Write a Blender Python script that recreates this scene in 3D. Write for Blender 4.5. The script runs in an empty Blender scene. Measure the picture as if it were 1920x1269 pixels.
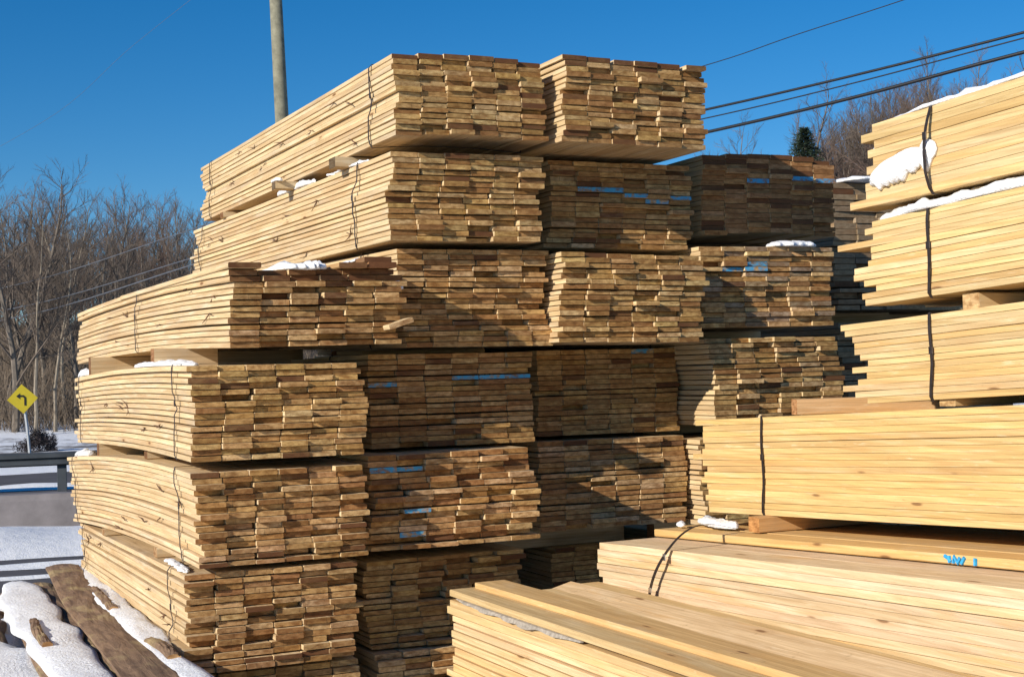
import bpy, bmesh, math, random
from mathutils import Vector, Matrix, noise
R = math.radians
rnd = random.Random(7)
scene = bpy.context.scene
col = scene.collection

# ------------------------------------------------------------------ camera
cam_d = bpy.data.cameras.new('camera')
cam_d.sensor_fit = 'HORIZONTAL'; cam_d.sensor_width = 36.0
cam_d.lens = 2700 / 1920 * 36.0
cam_d.clip_start = 0.05; cam_d.clip_end = 3000
cam = bpy.data.objects.new('camera', cam_d); col.objects.link(cam)
yaw, pitch, roll = R(25.053), R(1.338), R(1.7)
fw = Vector((math.sin(yaw)*math.cos(pitch), math.cos(yaw)*math.cos(pitch), math.sin(pitch)))
rt = Vector((math.cos(yaw), -math.sin(yaw), 0)); up = rt.cross(fw)
r2 = rt*math.cos(roll) - up*math.sin(roll); u2 = up*math.cos(roll) + rt*math.sin(roll)
m = Matrix((r2, u2, -fw)).transposed().to_4x4(); m.translation = Vector((0, 0, 1.58))
cam.matrix_world = m
scene.camera = cam

# ------------------------------------------------------------------ sky, sun, exposure
SUN_EL = R(24); SUN_A = R(20.5)          # the sun stands to the left and a little behind the camera
sun_dir = Vector((-math.cos(SUN_EL)*math.cos(SUN_A), -math.cos(SUN_EL)*math.sin(SUN_A), math.sin(SUN_EL)))
w = bpy.data.worlds.new('World'); scene.world = w; w.use_nodes = True
nt = w.node_tree; bg = nt.nodes['Background']
sky = nt.nodes.new('ShaderNodeTexSky'); sky.sky_type = 'NISHITA'; sky.sun_disc = False
sky.sun_elevation = SUN_EL; sky.sun_rotation = math.atan2(sun_dir.x, sun_dir.y)
sky.altitude = 800; sky.air_density = 1.0; sky.dust_density = 0.0; sky.ozone_density = 5.6
hs = nt.nodes.new('ShaderNodeHueSaturation'); hs.inputs['Saturation'].default_value = 1.27; hs.inputs['Value'].default_value = 1.05
nt.links.new(sky.outputs[0], hs.inputs['Color']); nt.links.new(hs.outputs[0], bg.inputs[0]); bg.inputs[1].default_value = 0.088
sl = bpy.data.lights.new('sun', 'SUN'); sl.energy = 5.0; sl.angle = R(0.5); sl.color = (1.0, 0.92, 0.80)
so = bpy.data.objects.new('sun', sl); col.objects.link(so)
so.rotation_euler = sun_dir.to_track_quat('Z', 'Y').to_euler(); so.location = (-20, -8, 20)
scene.view_settings.view_transform = 'Standard'; scene.view_settings.look = 'None'
scene.view_settings.exposure = 0.16; scene.view_settings.gamma = 1.0
scene.cycles.max_bounces = 6; scene.cycles.diffuse_bounces = 3

# ------------------------------------------------------------------ node helpers and materials
def new_mat(name):
    mt = bpy.data.materials.new(name); mt.use_nodes = True
    n = mt.node_tree; b = n.nodes['Principled BSDF']
    return mt, n, b
def N(n, t, **kw):
    x = n.nodes.new(t)
    for k, v in kw.items(): setattr(x, k, v)
    return x
def L(n, a, b): n.links.new(a, b)
def mathn(n, op, a, b=None, clamp=False):
    x = N(n, 'ShaderNodeMath', operation=op); x.use_clamp = clamp
    for i, v in enumerate((a, b)):
        if v is None: continue
        if isinstance(v, (int, float)): x.inputs[i].default_value = v
        else: L(n, v, x.inputs[i])
    return x.outputs[0]
def maprange(n, v, a, b, c=0., d=1.):
    x = N(n, 'ShaderNodeMapRange'); L(n, v, x.inputs[0])
    for i, q in enumerate((a, b, c, d)): x.inputs[i+1].default_value = q
    return x.outputs[0]
def mix(n, f, a, b, mode='MIX'):
    x = N(n, 'ShaderNodeMix', data_type='RGBA', blend_type=mode)
    for s, v in ((x.inputs[0], f), (x.inputs[6], a), (x.inputs[7], b)):
        if isinstance(v, (int, float)): s.default_value = v
        elif isinstance(v, tuple): s.default_value = (*v, 1)
        else: L(n, v, s)
    return x.outputs[2]
def coords(n, scale, rand=True, kind='Object'):
    tc = N(n, 'ShaderNodeTexCoord'); mp = N(n, 'ShaderNodeMapping')
    src = tc.outputs[kind]
    if rand:
        oi = N(n, 'ShaderNodeObjectInfo'); va = N(n, 'ShaderNodeVectorMath', operation='SCALE')
        va.inputs[0].default_value = (37.1, 91.7, 53.3); L(n, oi.outputs['Random'], va.inputs['Scale'])
        ad = N(n, 'ShaderNodeVectorMath', operation='ADD'); L(n, src, ad.inputs[0]); L(n, va.outputs[0], ad.inputs[1])
        src = ad.outputs[0]
    L(n, src, mp.inputs[0]); mp.inputs['Scale'].default_value = scale
    return mp.outputs[0]
def noise_n(n, vec, scale=1, detail=4, rough=.55, dist=0):
    x = N(n, 'ShaderNodeTexNoise'); L(n, vec, x.inputs['Vector'])
    x.inputs['Scale'].default_value = scale; x.inputs['Detail'].default_value = detail
    x.inputs['Roughness'].default_value = rough; x.inputs['Distortion'].default_value = dist
    return x.outputs[0]
def bump(n, b, h, strength=.3, dist=.002):
    x = N(n, 'ShaderNodeBump'); x.inputs['Strength'].default_value = strength; x.inputs['Distance'].default_value = dist
    L(n, h, x.inputs['Height']); L(n, x.outputs[0], b.inputs['Normal'])

def wood_side(name, grey=.25, knots=.5, dark=.35, common=(.66, .50, .28), share=.55, orange=0., mott=.15, kmin=.55):
    mt, n, b = new_mat(name)
    oi = N(n, 'ShaderNodeObjectInfo')
    g = noise_n(n, coords(n, (60, 1.6, 60)), 1, 5, .6, .6)
    g2 = noise_n(n, coords(n, (9, .7, 9)), 1, 3, .5)
    big = noise_n(n, coords(n, (3, 1.3, 3)), 1, 4, .6)
    c = mix(n, maprange(n, g, .3, .7), (.70, .62, .52), (1.14, 1.12, 1.08))
    c = mix(n, 1.0, mix(n, share, oi.outputs['Color'], common), c, 'MULTIPLY')
    c = mix(n, maprange(n, g2, .48, .72, 0, dark), c, (.36, .19, .07))                 # darker heartwood streaks
    c = mix(n, maprange(n, big, .5, .75, 0, grey), c, (.40, .37, .32))                 # grey weathering
    mo = noise_n(n, coords(n, (14, 5, 45)), 1, 4, .7, .5)
    c = mix(n, maprange(n, mo, .54, .70, 0, mott), c, (.46, .29, .13))
    mo2 = noise_n(n, coords(n, (6, 2.2, 30)), 1, 3, .6)
    c = mix(n, maprange(n, mo2, .56, .70, 0, mott), c, (.86, .76, .56))
    if orange:
        ob = noise_n(n, coords(n, (5, .8, 14)), 1, 4, .6, .8)
        c = mix(n, maprange(n, ob, .56, .74, 0, orange), c, (.72, .40, .13))
        sp = noise_n(n, coords(n, (30, 7, 60)), 1, 3, .6)
        c = mix(n, maprange(n, sp, .62, .75, 0, .3), c, (.95, .86, .62))
    vo = N(n, 'ShaderNodeTexVoronoi'); L(n, coords(n, (9, 2.3, 11)), vo.inputs['Vector']); vo.inputs['Scale'].default_value = 1
    k = maprange(n, vo.outputs['Distance'], .055, .10, 1, 0)
    sep = N(n, 'ShaderNodeSeparateColor'); L(n, vo.outputs['Color'], sep.inputs[0])
    k = mathn(n, 'MULTIPLY', k, maprange(n, sep.outputs[0], kmin, kmin+.03, 0, knots))
    halo = mathn(n, 'MULTIPLY', maprange(n, vo.outputs['Distance'], .08, .30, .35, 0), maprange(n, sep.outputs[0], kmin, kmin+.03, 0, 1))
    c = mix(n, halo, c, (.50, .27, .10))
    c = mix(n, k, c, (.15, .06, .02))
    fg = noise_n(n, coords(n, (210, 5, 210)), 1, 3, .6)
    c = mix(n, maprange(n, fg, .35, .65, .22, 0), c, (.42, .27, .13))
    vs = noise_n(n, coords(n, (22, 22, 160)), 1, 3, .7)                                # saw marks
    c = mix(n, maprange(n, vs, .62, .74, 0, .35), c, (.22, .13, .06))
    ck = noise_n(n, coords(n, (60, 5, 130)), 1, 3, .6)
    c = mix(n, maprange(n, ck, .66, .74, 0, .55*min(1, grey*2.5)), c, (.16, .08, .03))    # checks and dirt lines
    L(n, c, b.inputs['Base Color']); b.inputs['Roughness'].default_value = .78
    b.inputs['Specular IOR Level'].default_value = .25
    bump(n, b, mathn(n, 'ADD', g, vs), .5, .002)
    return mt
def wood_end(name, blue=False, dull=0., stain=False):
    mt, n, b = new_mat(name)
    oi = N(n, 'ShaderNodeObjectInfo')
    v1 = coords(n, (25, 25, 60))
    a = noise_n(n, v1, 1, 5, .65)
    blot = noise_n(n, coords(n, (9, 9, 18)), 1, 4, .6, .4)
    c = mix(n, maprange(n, a, .36, .64), (.50, .38, .27), (1.14, 1.06, .95))
    c = mix(n, 1.0, oi.outputs['Color'], c, 'MULTIPLY')
    c = mix(n, maprange(n, blot, .5, .68, 0, .6), c, (.22, .095, .03))                # damp, darker end grain
    wv = N(n, 'ShaderNodeTexWave', wave_type='RINGS'); L(n, coords(n, (14, 1, 26)), wv.inputs['Vector'])
    wv.inputs['Scale'].default_value = 2.2; wv.inputs['Distortion'].default_value = 2.5; wv.inputs['Detail'].default_value = 2
    c = mix(n, mathn(n, 'MULTIPLY', wv.outputs['Fac'], .32), c, (.24, .12, .05))
    cr = noise_n(n, coords(n, (130, 8, 20)), 1, 2, .5)
    c = mix(n, maprange(n, cr, .66, .74, 0, .6), c, (.08, .04, .02))
    if stain: c = mix(n, maprange(n, blot, .3, .6, .72, .95), c, (.12, .050, .022))
    if dull: c = mix(n, dull, c, (.25, .20, .13))
    if blue:
        f = maprange(n, noise_n(n, coords(n, (22, 22, 30)), 1, 4, .7), .40, .54, .05, .92)
        c = mix(n, f, c, (.05, .36, .62))
    L(n, c, b.inputs['Base Color']); b.inputs['Roughness'].default_value = .85
    b.inputs['Specular IOR Level'].default_value = .2
    bump(n, b, a, .6, .003)
    return mt
SIDE = wood_side('rough_board_side', .42, .9, .50, (.80, .655, .42), .70, mott=.42)
SIDE_Y = wood_side('fresh_board_side', .06, .8, .22, (.75, .57, .32), .28, orange=.7, mott=.2, kmin=.38)
SIDE_G = wood_side('weathered_board_side', .8, .3, .5, (.3, .25, .17), .3)
SIDE_D = wood_side('stained_board_side', .1, .3, .5, (.2, .1, .05), .0)
END = wood_end('board_end_grain'); END_BLUE = wood_end('blue_sprayed_end_grain', True)
END_D = wood_end('old_end_grain', dull=.35)
END_DARK = wood_end('rain_stained_end_grain', stain=True)

def simple(name, colr, rough=.6, metal=0, var=.25, sc=8, bmp=.2, dist=.01):
    mt, n, b = new_mat(name)
    a = noise_n(n, coords(n, (sc, sc, sc)), 1, 6, .65)
    lo = tuple(v*(1-var) for v in colr); hi = tuple(min(1, v*(1+var)) for v in colr)
    L(n, mix(n, maprange(n, a, .3, .7), lo, hi), b.inputs['Base Color'])
    b.inputs['Roughness'].default_value = rough; b.inputs['Metallic'].default_value = metal
    bump(n, b, a, bmp, dist)
    return mt
STEEL = simple('strap_steel', (.075, .06, .055), .45, .7, .4, 30, .1, .001)
SEAL = simple('seal_steel', (.75, .75, .72), .3, .9, .2, 30, .1, .001)
CABLE = simple('cable_rubber', (.012, .012, .014), .5)
WIRE = simple('wire_metal', (.16, .17, .19), .5, .5)
GALV = simple('rail_metal', (.07, .08, .09), .6, .3, .3, 3)
CONC = simple('concrete', (.21, .19, .19), .9, 0, .25, 2.5, .4, .01)
ASPH = simple('asphalt', (.075, .07, .075), .9, 0, .35, 1.3, .3, .01)
POLE = simple('pole_wood', (.21, .20, .14), .85, 0, .35, 5, .4, .01)
BARK = simple('tree_bark', (.17, .14, .11), .9, 0, .4, 4, .3, .01)
BARK_L = simple('pale_tree_bark', (.24, .20, .15), .9, 0, .35, 4, .3, .01)
TWIG = simple('twig_bark', (.125, .096, .074), .9, 0, .35, 2, .1, .01)
TWIG_R = simple('reddish_twig_bark', (.13, .085, .065), .9, 0, .35, 2, .1, .01)
NEEDLE = simple('needles', (.018, .035, .016), .8, 0, .4, 3, .1, .01)
DARKTW = simple('dark_twigs', (.045, .035, .035), .9)
BRUSH = simple('brush_twigs', (.145, .11, .078), .9, 0, .4, 1.0, .1, .01)
YELLOW = simple('sign_yellow', (.72, .55, .03), .5, 0, .08, 4, .05, .01)
BLACKP = simple('black_paint', (.02, .02, .02), .6)
WHITEP = simple('pale_metal', (.5, .52, .54), .5, .4, .1)
BLUEP = simple('blue_spray_paint', (.03, .32, .62), .7, 0, .3, 60)
SPLINT = simple('bark_splinter', (.12, .06, .03), .9)
REDP = simple('red_crayon', (.6, .05, .03), .7)

def snow_mat():
    mt, n, b = new_mat('snow_crust')
    a = noise_n(n, coords(n, (6, 6, 6), False), 1, 7, .65)
    f = noise_n(n, coords(n, (70, 70, 70), False), 1, 3, .6)
    L(n, mix(n, maprange(n, a, .3, .7), (.78, .80, .83), (.90, .91, .92)), b.inputs['Base Color'])
    b.inputs['Roughness'].default_value = .7
    b.inputs['Subsurface Weight'].default_value = .15; b.inputs['Subsurface Radius'].default_value = (.02, .02, .025)
    b.inputs['Subsurface Scale'].default_value = .5
    bump(n, b, mathn(n, 'ADD', a, mathn(n, 'MULTIPLY', f, .45)), .8, .02)
    return mt
SNOW = snow_mat()
TORN = simple('torn_bark', (.36, .31, .25), .95, 0, .4, 40, .8, .004)
def bark_mat():
    mt, n, b = new_mat('slab_bark')
    a = noise_n(n, coords(n, (25, 4, 25)), 1, 6, .65, .5)
    g = noise_n(n, coords(n, (6, 3, 6)), 1, 4, .6)
    c = mix(n, maprange(n, a, .3, .7), (.10, .055, .032), (.30, .19, .11))
    c = mix(n, maprange(n, g, .52, .66, 0, .8), c, (.36, .27, .13))
    L(n, c, b.inputs['Base Color']); b.inputs['Roughness'].default_value = .9
    bump(n, b, a, .8, .01); return mt
SLABBARK = bark_mat()
def ground_mat():
    mt, n, b = new_mat('ground_surface')
    tc = N(n, 'ShaderNodeTexCoord'); sep = N(n, 'ShaderNodeSeparateXYZ'); L(n, tc.outputs['Object'], sep.inputs[0])
    fine = noise_n(n, coords(n, (9, 9, 9), False), 1, 6, .7)
    medium = noise_n(n, coords(n, (.9, .9, .9), False), 1, 6, .65)
    big = noise_n(n, coords(n, (.07, .07, .2), False), 1, 5, .6)
    litter = mix(n, maprange(n, fine, .3, .7), (.055, .036, .025), (.17, .115, .07))
    gravel = mix(n, maprange(n, fine, .3, .7), (.045, .04, .04), (.14, .125, .115))
    hill = maprange(n, sep.outputs['Z'], .3, 1.2, 0, 1)
    c = mix(n, hill, gravel, litter)
    s = mathn(n, 'ADD', mathn(n, 'MULTIPLY', medium, .55), mathn(n, 'MULTIPLY', big, .6))
    s = maprange(n, s, .50, .58, 0, 1)
    low = maprange(n, sep.outputs['Z'], 1.2, 3.5, 1, .06)
    s2 = mathn(n, 'MULTIPLY', s, low)
    c = mix(n, s2, c, (.74, .77, .82))
    L(n, c, b.inputs['Base Color']); b.inputs['Roughness'].default_value = .95
    bump(n, b, mathn(n, 'ADD', fine, medium), .6, .04); return mt
GROUND = ground_mat()

# ------------------------------------------------------------------ object helpers
def tag(o, label=None, cat=None, group=None, kind=None):
    if label: o['label'] = label
    if cat: o['category'] = cat
    if group: o['group'] = group
    if kind: o['kind'] = kind
    return o
def mesh_obj(name, verts, faces, mats, parent=None, loc=(0, 0, 0), midx=None, smooth=False):
    me = bpy.data.meshes.new(name); me.from_pydata(verts, [], faces)
    for mt in (mats if isinstance(mats, (list, tuple)) else [mats]): me.materials.append(mt)
    if midx: me.polygons.foreach_set('material_index', midx)
    if smooth: me.polygons.foreach_set('use_smooth', [True]*len(me.polygons))
    o = bpy.data.objects.new(name, me); col.objects.link(o)
    o.location = loc
    if parent: o.parent = parent
    return o
def empty(name, loc, rz=0):
    o = bpy.data.objects.new(name, None); col.objects.link(o); o.location = loc; o.rotation_euler = (0, 0, rz)
    o.empty_display_size = .1
    return o
class MB:
    def __init__(s): s.v = []; s.f = []; s.m = []
    def loft(s, rings, mi=0, cap=True, capmi=None, closed=True):
        base = len(s.v); k = len(rings[0])
        for r in rings: s.v.extend([tuple(p) for p in r])
        for i in range(len(rings)-1):
            a = base+i*k; b = a+k
            for j in range(k if closed else k-1):
                j2 = (j+1) % k
                s.f.append((a+j, a+j2, b+j2, b+j)); s.m.append(mi)
        if cap:
            cm = mi if capmi is None else capmi
            s.f.append(tuple(base+j for j in reversed(range(k)))); s.m.append(cm)
            e = base+(len(rings)-1)*k
            s.f.append(tuple(e+j for j in range(k))); s.m.append(cm)
    def tube(s, pts, rad, k=6, mi=0):
        pts = [Vector(p) for p in pts]; rings = []
        for i, p in enumerate(pts):
            d = (pts[min(i+1, len(pts)-1)]-pts[max(i-1, 0)]).normalized()
            a = d.orthogonal().normalized() if i == 0 else (a-d*a.dot(d)).normalized()
            bb = d.cross(a); r = rad[i] if isinstance(rad, (list, tuple)) else rad
            rings.append([p+a*r*math.cos(2*math.pi*j/k)+bb*r*math.sin(2*math.pi*j/k) for j in range(k)])
        s.loft(rings, mi)
    def box(s, c, d, rz=0, mi=0, ch=.004):
        cx, cy, cz = c; dx, dy, dz = (q/2 for q in d)
        prof = [(-dx, -dz+ch), (-dx+ch, -dz), (dx-ch, -dz), (dx, -dz+ch), (dx, dz-ch), (dx-ch, dz), (-dx+ch, dz), (-dx, dz-ch)]
        rings = []
        for yy, sc in ((-dy, .0), (-dy+ch, 1), (dy-ch, 1), (dy, .0)):
            ring = []
            for (px, pz) in prof:
                if not sc: px -= math.copysign(ch, px)*.8; pz -= math.copysign(ch, pz)*.8
                ring.append((cx+px*math.cos(rz)-yy*math.sin(rz), cy+px*math.sin(rz)+yy*math.cos(rz), cz+pz))
            rings.append(ring)
        s.loft(rings, mi)
    def build(s, name, mats, parent=None, loc=(0, 0, 0), smooth=False):
        return mesh_obj(name, s.v, s.f, mats, parent, loc, s.m, smooth)

# one sawn board: a chamfered section swept along y through bend(y) -> (dx, dz)
def board_mesh(w_, t_, y0, y1, bend, nseg, r, cut=0.0, ch=.0032):
    c = min(ch, t_*.16)
    hw, ht = w_/2, t_/2
    cs = [c*r.uniform(.5, 1.6) for _ in range(4)]
    prof = [(-hw, -ht+cs[0]), (-hw+cs[0], -ht), (hw-cs[1], -ht), (hw, -ht+cs[1]), (hw, ht-cs[2]), (hw-cs[2], ht), (-hw+cs[3], ht), (-hw, ht-cs[3])]
    mb = MB(); rings = []
    for i in range(nseg+1):
        t = i/nseg; y = y0+(y1-y0)*t; dx, dz = bend(y)
        ring = []
        for px, pz in prof:
            yy = y
            if i == 0: yy = y + cut*px
            ring.append((px+dx, yy, pz+dz))
        rings.append(ring)
    mb.loft(rings, 0, True, 1)
    return mb

TONES_END = [(.54, .37, .155), (.58, .40, .18), (.48, .31, .125), (.62, .45, .22), (.42, .25, .10), (.54, .36, .17), (.37, .21, .085), (.66, .50, .27)]
TONES_PALE = [(.60, .42, .20), (.64, .46, .23), (.56, .38, .17), (.66, .49, .27), (.58, .43, .24)]
TONES_YEL = [(.76, .57, .29), (.78, .60, .33), (.73, .54, .26), (.79, .62, .36), (.76, .55, .27), (.76, .50, .20)]
TONES_GREY = [(.34, .28, .19), (.40, .33, .23), (.30, .25, .17), (.44, .36, .24)]
TONES_DARK = [(.17, .085, .04), (.22, .12, .06), (.26, .15, .08), (.14, .07, .035)]

def bundle(label, group, x, y, z, W, H, Ln, yawd=0., tilt=0., dz=0., n=16, nc=6, hump=0., arch=0., droop=0., rag=1., far_rag=.03,
           straps=(.12, .9), tones=None, side=None, end=None, dark_top=0, dark_p=.05, prof=.010, blue=(), shift=0., seed=1, strap_w=.013,
           strap_bow=0., lean=0., split=(), cat='lumber bundle', wob=1., face_n=12, drop=(), chips=0, tight=False):
    r = random.Random(seed*101+5)
    tones = tones or TONES_END; side = side or SIDE; end = end or END
    root = empty('lumber_bundle', (x, y, z), R(yawd))
    tag(root, label, cat, group)
    th = H/n
    ph = [r.uniform(0, 6.28) for _ in range(6)]
    tl = math.tan(R(tilt))
    def dform(xl, yl):
        t = min(1, max(0, yl/Ln)); s = min(1, max(0, xl/W))
        return dz*t + hump*4*t*(1-t) + arch*4*s*(1-s) + tl*xl - droop*max(0, 1-t/.35)**2
    lefts = []; rights = []
    vb = r.uniform(.88, 1.10); hb = r.uniform(.95, 1.03)
    for i in range(n):
        fr = (i+.5)/n
        rowx = prof*(math.sin(fr*5+ph[0])+.6*math.sin(fr*11+ph[1])) + r.gauss(0, .003*rag) + shift*fr
        for (sa, sb, sx) in split:
            if sa <= fr <= sb: rowx += sx
        rowy = .008*rag*math.sin(fr*7+ph[2]) + r.gauss(0, .004*rag) + lean*fr
        ws = [1+r.gauss(0, .010) for _ in range(nc)]
        if r.random() < .10: ws[r.randrange(nc)] *= .93
        sm = sum(ws); tot = W*(1+r.gauss(0, .006*rag)); ws = [q/sm*tot for q in ws]
        cx_ = rowx
        if tight: cx_ = prof*math.sin(fr*5+ph[0]) + r.gauss(0, .0012)
        seam = r.uniform(.003, .0055) if r.random() < .16 else 0
        for j in range(nc):
            if (j, n-1-i) in drop: cx_ += ws[j]; continue
            xl0 = cx_; xl1 = cx_+ws[j]; cx_ = xl1
            if j == 0 and not tight: xl0 += r.gauss(0, .0025*rag)
            if j == nc-1: xl1 += r.gauss(0, .005*rag)
            g0 = r.uniform(.0012, .0045) if j else 0
            if r.random() < .04*rag and not tight: g0 += r.uniform(.008, .022)
            xl0 += g0; bw = xl1-xl0-.0005
            bt = th - r.uniform(.0022, .0052) * (1.0 if rag > .5 else .7)
            if tight: bt = th-(.0026 if seam else r.uniform(.0006, .0013))
            elif seam: bt -= seam
            if not tight and r.random() < .05*rag: bt *= r.uniform(.80, .93)
            yf = rowy + r.gauss(0, .0055)*rag
            q = r.random()
            if q < .15*rag: yf -= r.uniform(.008, .030)
            elif q < .24*rag: yf += r.uniform(.012, .06)
            yb = Ln + r.gauss(0, far_rag)
            if r.random() < .12: yb += far_rag*r.uniform(1.5, 4)
            xc = (xl0+xl1)/2; zc = i*th + bt/2
            edge = j in (0, nc-1)
            a1 = max(-.004, min(.004, r.gauss(0, .0018)*(1.3 if edge else 1)*wob)); a2 = r.uniform(0, 6.28); k = r.uniform(.8, 2.0)
            b1 = r.gauss(0, .0007)*wob; off = dform(xc, yf)
            def bend(yy, xc=xc, a1=a1, a2=a2, k=k, b1=b1, off=off):
                return (a1*math.sin(k*yy+a2), b1*math.sin(3*yy+a2)+dform(xc, yy)-off)
            mb = board_mesh(bw, bt, 0, yb-yf, lambda yy, yf=yf, bend=bend: bend(yy+yf), face_n if (edge or i in (0, n-1)) else 5, r, cut=r.gauss(0, .025)*rag, ch=.0012 if tight else .0022)
            tone = r.choice(tones); v = r.uniform(.78, 1.16)*vb*(.97 if tight else 1.03)
            e = end
            if r.random() < dark_p or i >= n-dark_top: e = END_DARK
            isblue = (j, n-1-i) in blue
            if isblue: e = END_BLUE
            o = mb.build('board', [side, e], root, (xc, yf, zc+off))
            o.color = (tone[0]*v, tone[1]*v*hb*r.uniform(.97, 1.03), tone[2]*v*r.uniform(.9, 1.1), 1)
            if isblue: o['label'] = 'board with its sawn end sprayed blue'
            if j == 0: lefts.append(xl0)
            if j == nc-1: rights.append(xl1)
    for c_ in range(chips):
        i = r.randrange(1, n-1); yy = r.uniform(.08, .9)*Ln; zz = i*th+dform(0, yy); xx = lefts[i]-.002; mb = MB()
        for q in range(r.randrange(2, 5)):
            a = r.gauss(math.pi*(q % 2), .35); ln_ = r.uniform(.03, .10)
            mb.tube([(0, 0, 0), (-r.uniform(.004, .012), ln_*.5*math.cos(a), ln_*.5*math.sin(a)), (-r.uniform(.004, .025), ln_*math.cos(a), ln_*math.sin(a)*.8)], [.0035, .003, .001], 4)
        mb.build('splinter', [SPLINT], root, (xx, yy, zz))
    def outer(arr, i, fn): return fn(arr[max(0, i-2):i+3])
    for t in straps:
        yy = t*Ln; pts = []
        zt = n*th
        e = .0065
        for i in range(n):
            lx = outer(lefts, min(i, len(lefts)-1), min)-e
            pts.append((lx - strap_bow*math.sin(math.pi*(i+.5)/n), yy+.004*math.sin(i*.55+t*9)+.012*(i/n)*math.sin(t*40)+strap_bow*.6*math.sin(math.pi*(i+.5)/n), (i+.5)*th+dform(0, yy)))
        ctop = [(lefts[-1]+(rights[-1]-lefts[-1])*q/6, yy, zt+e+dform((rights[-1]-lefts[-1])*q/6, yy)) for q in range(7)]
        rr = [(outer(rights, min(i, len(rights)-1), max)+e, yy, (i+.5)*th+dform(W, yy)) for i in reversed(range(n))]
        cbot = [(rights[0]-(rights[0]-lefts[0])*q/6, yy, -e+dform((rights[0]-lefts[0])*(1-q/6), yy)) for q in range(7)]
        loop = pts+ctop+rr+cbot; loop.append(loop[0])
        mb = MB(); rings = []
        for i, p in enumerate(loop):
            P = Vector(p); a = Vector(loop[i-1 if i else -2]); b = Vector(loop[(i+1) % len(loop)] if i < len(loop)-1 else loop[1])
            d = (b-a).normalized(); nn = Vector((0, 1, 0)); o_ = d.cross(nn).normalized()*.0012
            h = nn*strap_w/2
            rings.append([P-h-o_, P+h-o_, P+h+o_, P-h+o_])
        mb.loft(rings, 0, False)
        so_ = mb.build('strap', [STEEL], root)
        k_ = int(n*.6); P = Vector(pts[k_]); mb = MB(); mb.box((0, 0, 0), (.005, strap_w*1.5, .03), 0, 0, .001); mb.build('seal', [STEEL], so_, (P.x-.002, P.y, P.z))
    return root

# ------------------------------------------------------------------ the tall stack: columns from the left
GA = 'strapped bundles in the left column'
GB = 'strapped bundles in the second column'
GC = 'strapped bundles in the third column'
GD = 'strapped bundles in the fourth column'
GR = 'bundles of fresh yellow boards in the pile on the right'
bundle('lowest bundle of the left column, its long side sinking into the snowy slabs', GA, 1.420, 6.68, .235, .825, .46, 3.54, -.8, .1, -.05, hump=.0, rag=1.25, straps=(.09, .93), seed=11, chips=7, tones=TONES_END+TONES_PALE[:2], blue=())
bundle('bowed bundle second from the bottom of the left column, snow on its far top', GA, 1.466, 6.625, .728, .826, .441, 3.65, .6, -.2, -.080, hump=.034, droop=.006, rag=1.2, straps=(.085, .94), seed=12, chips=7, tones=TONES_END+TONES_PALE[:2])
bundle('third bundle of the left column, underside drooping at the front, snow along its top edge', GA, 1.455, 6.60, 1.215, .831, .442, 3.62, -.3, -.2, -.028, hump=.020, droop=.004, rag=1.1, straps=(.09, .94), seed=13, chips=7, tones=TONES_END+TONES_PALE[:2], dark_top=0)
bundle('top bundle of the left column, dark loose boards and snow on top', GA, 1.652, 6.63, 1.730, .850, .368, 4.15, 1.1, .5, .0, n=13, hump=.032, rag=1.35, straps=(.50,), seed=14, chips=7, tones=TONES_END+TONES_PALE[:2], dark_top=2, dark_p=.08)

bundle('shadowed bottom bundle of the second column, behind the front board pile', GB, 2.39, 6.95, .20, .88, .455, 4.27, -.2, -.3, 0, rag=1.2, seed=21, straps=(.15, .9))
bundle('ragged second lowest bundle of the second column, three scattered blue ends on its left', GB, 2.365, 6.76, .715, .905, .475, 4.27, -.1, -.1, 0, rag=1.7, seed=22, blue=((1, 2), (0, 2), (1, 9), (1, 13)), straps=(.15, .9), prof=.014)
bundle('shaded third bundle of the second column with a row of bright blue ends', GB, 2.465, 7.02, 1.207, .925, .488, 4.27, -.2, -.3, 0, n=17, rag=.55, seed=23, blue=((0, 5), (3, 4), (4, 4), (5, 4)), straps=(.15, .9), prof=.004)
bundle('fourth bundle of the second column, lower rows pushed sideways', GB, 2.598, 6.93, 1.722, .855, .512, 4.26, .8, -.3, .09, n=18, rag=1.0, seed=24, chips=9, straps=(.12, .9), split=((0, .28, .03),), tones=TONES_END+TONES_PALE[:1])
bundle('bundle just below the highest one in the second column', GB, 2.537, 6.84, 2.262, .852, .455, 4.32, .3, .2, .04, n=16, rag=1.1, seed=25, chips=9, straps=(.115, .94), tones=TONES_END+TONES_PALE[:1], prof=.013)
bundle('highest bundle of the second column with dark rain-stained top boards', GB, 2.560, 6.74, 2.778, .838, .425, 4.25, 0, .35, .02, n=15, arch=.02, rag=1.0, seed=26, chips=9, straps=(.085, .93), tones=TONES_END+TONES_PALE[:1], dark_top=1, shift=-.02, lean=.05)

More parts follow.
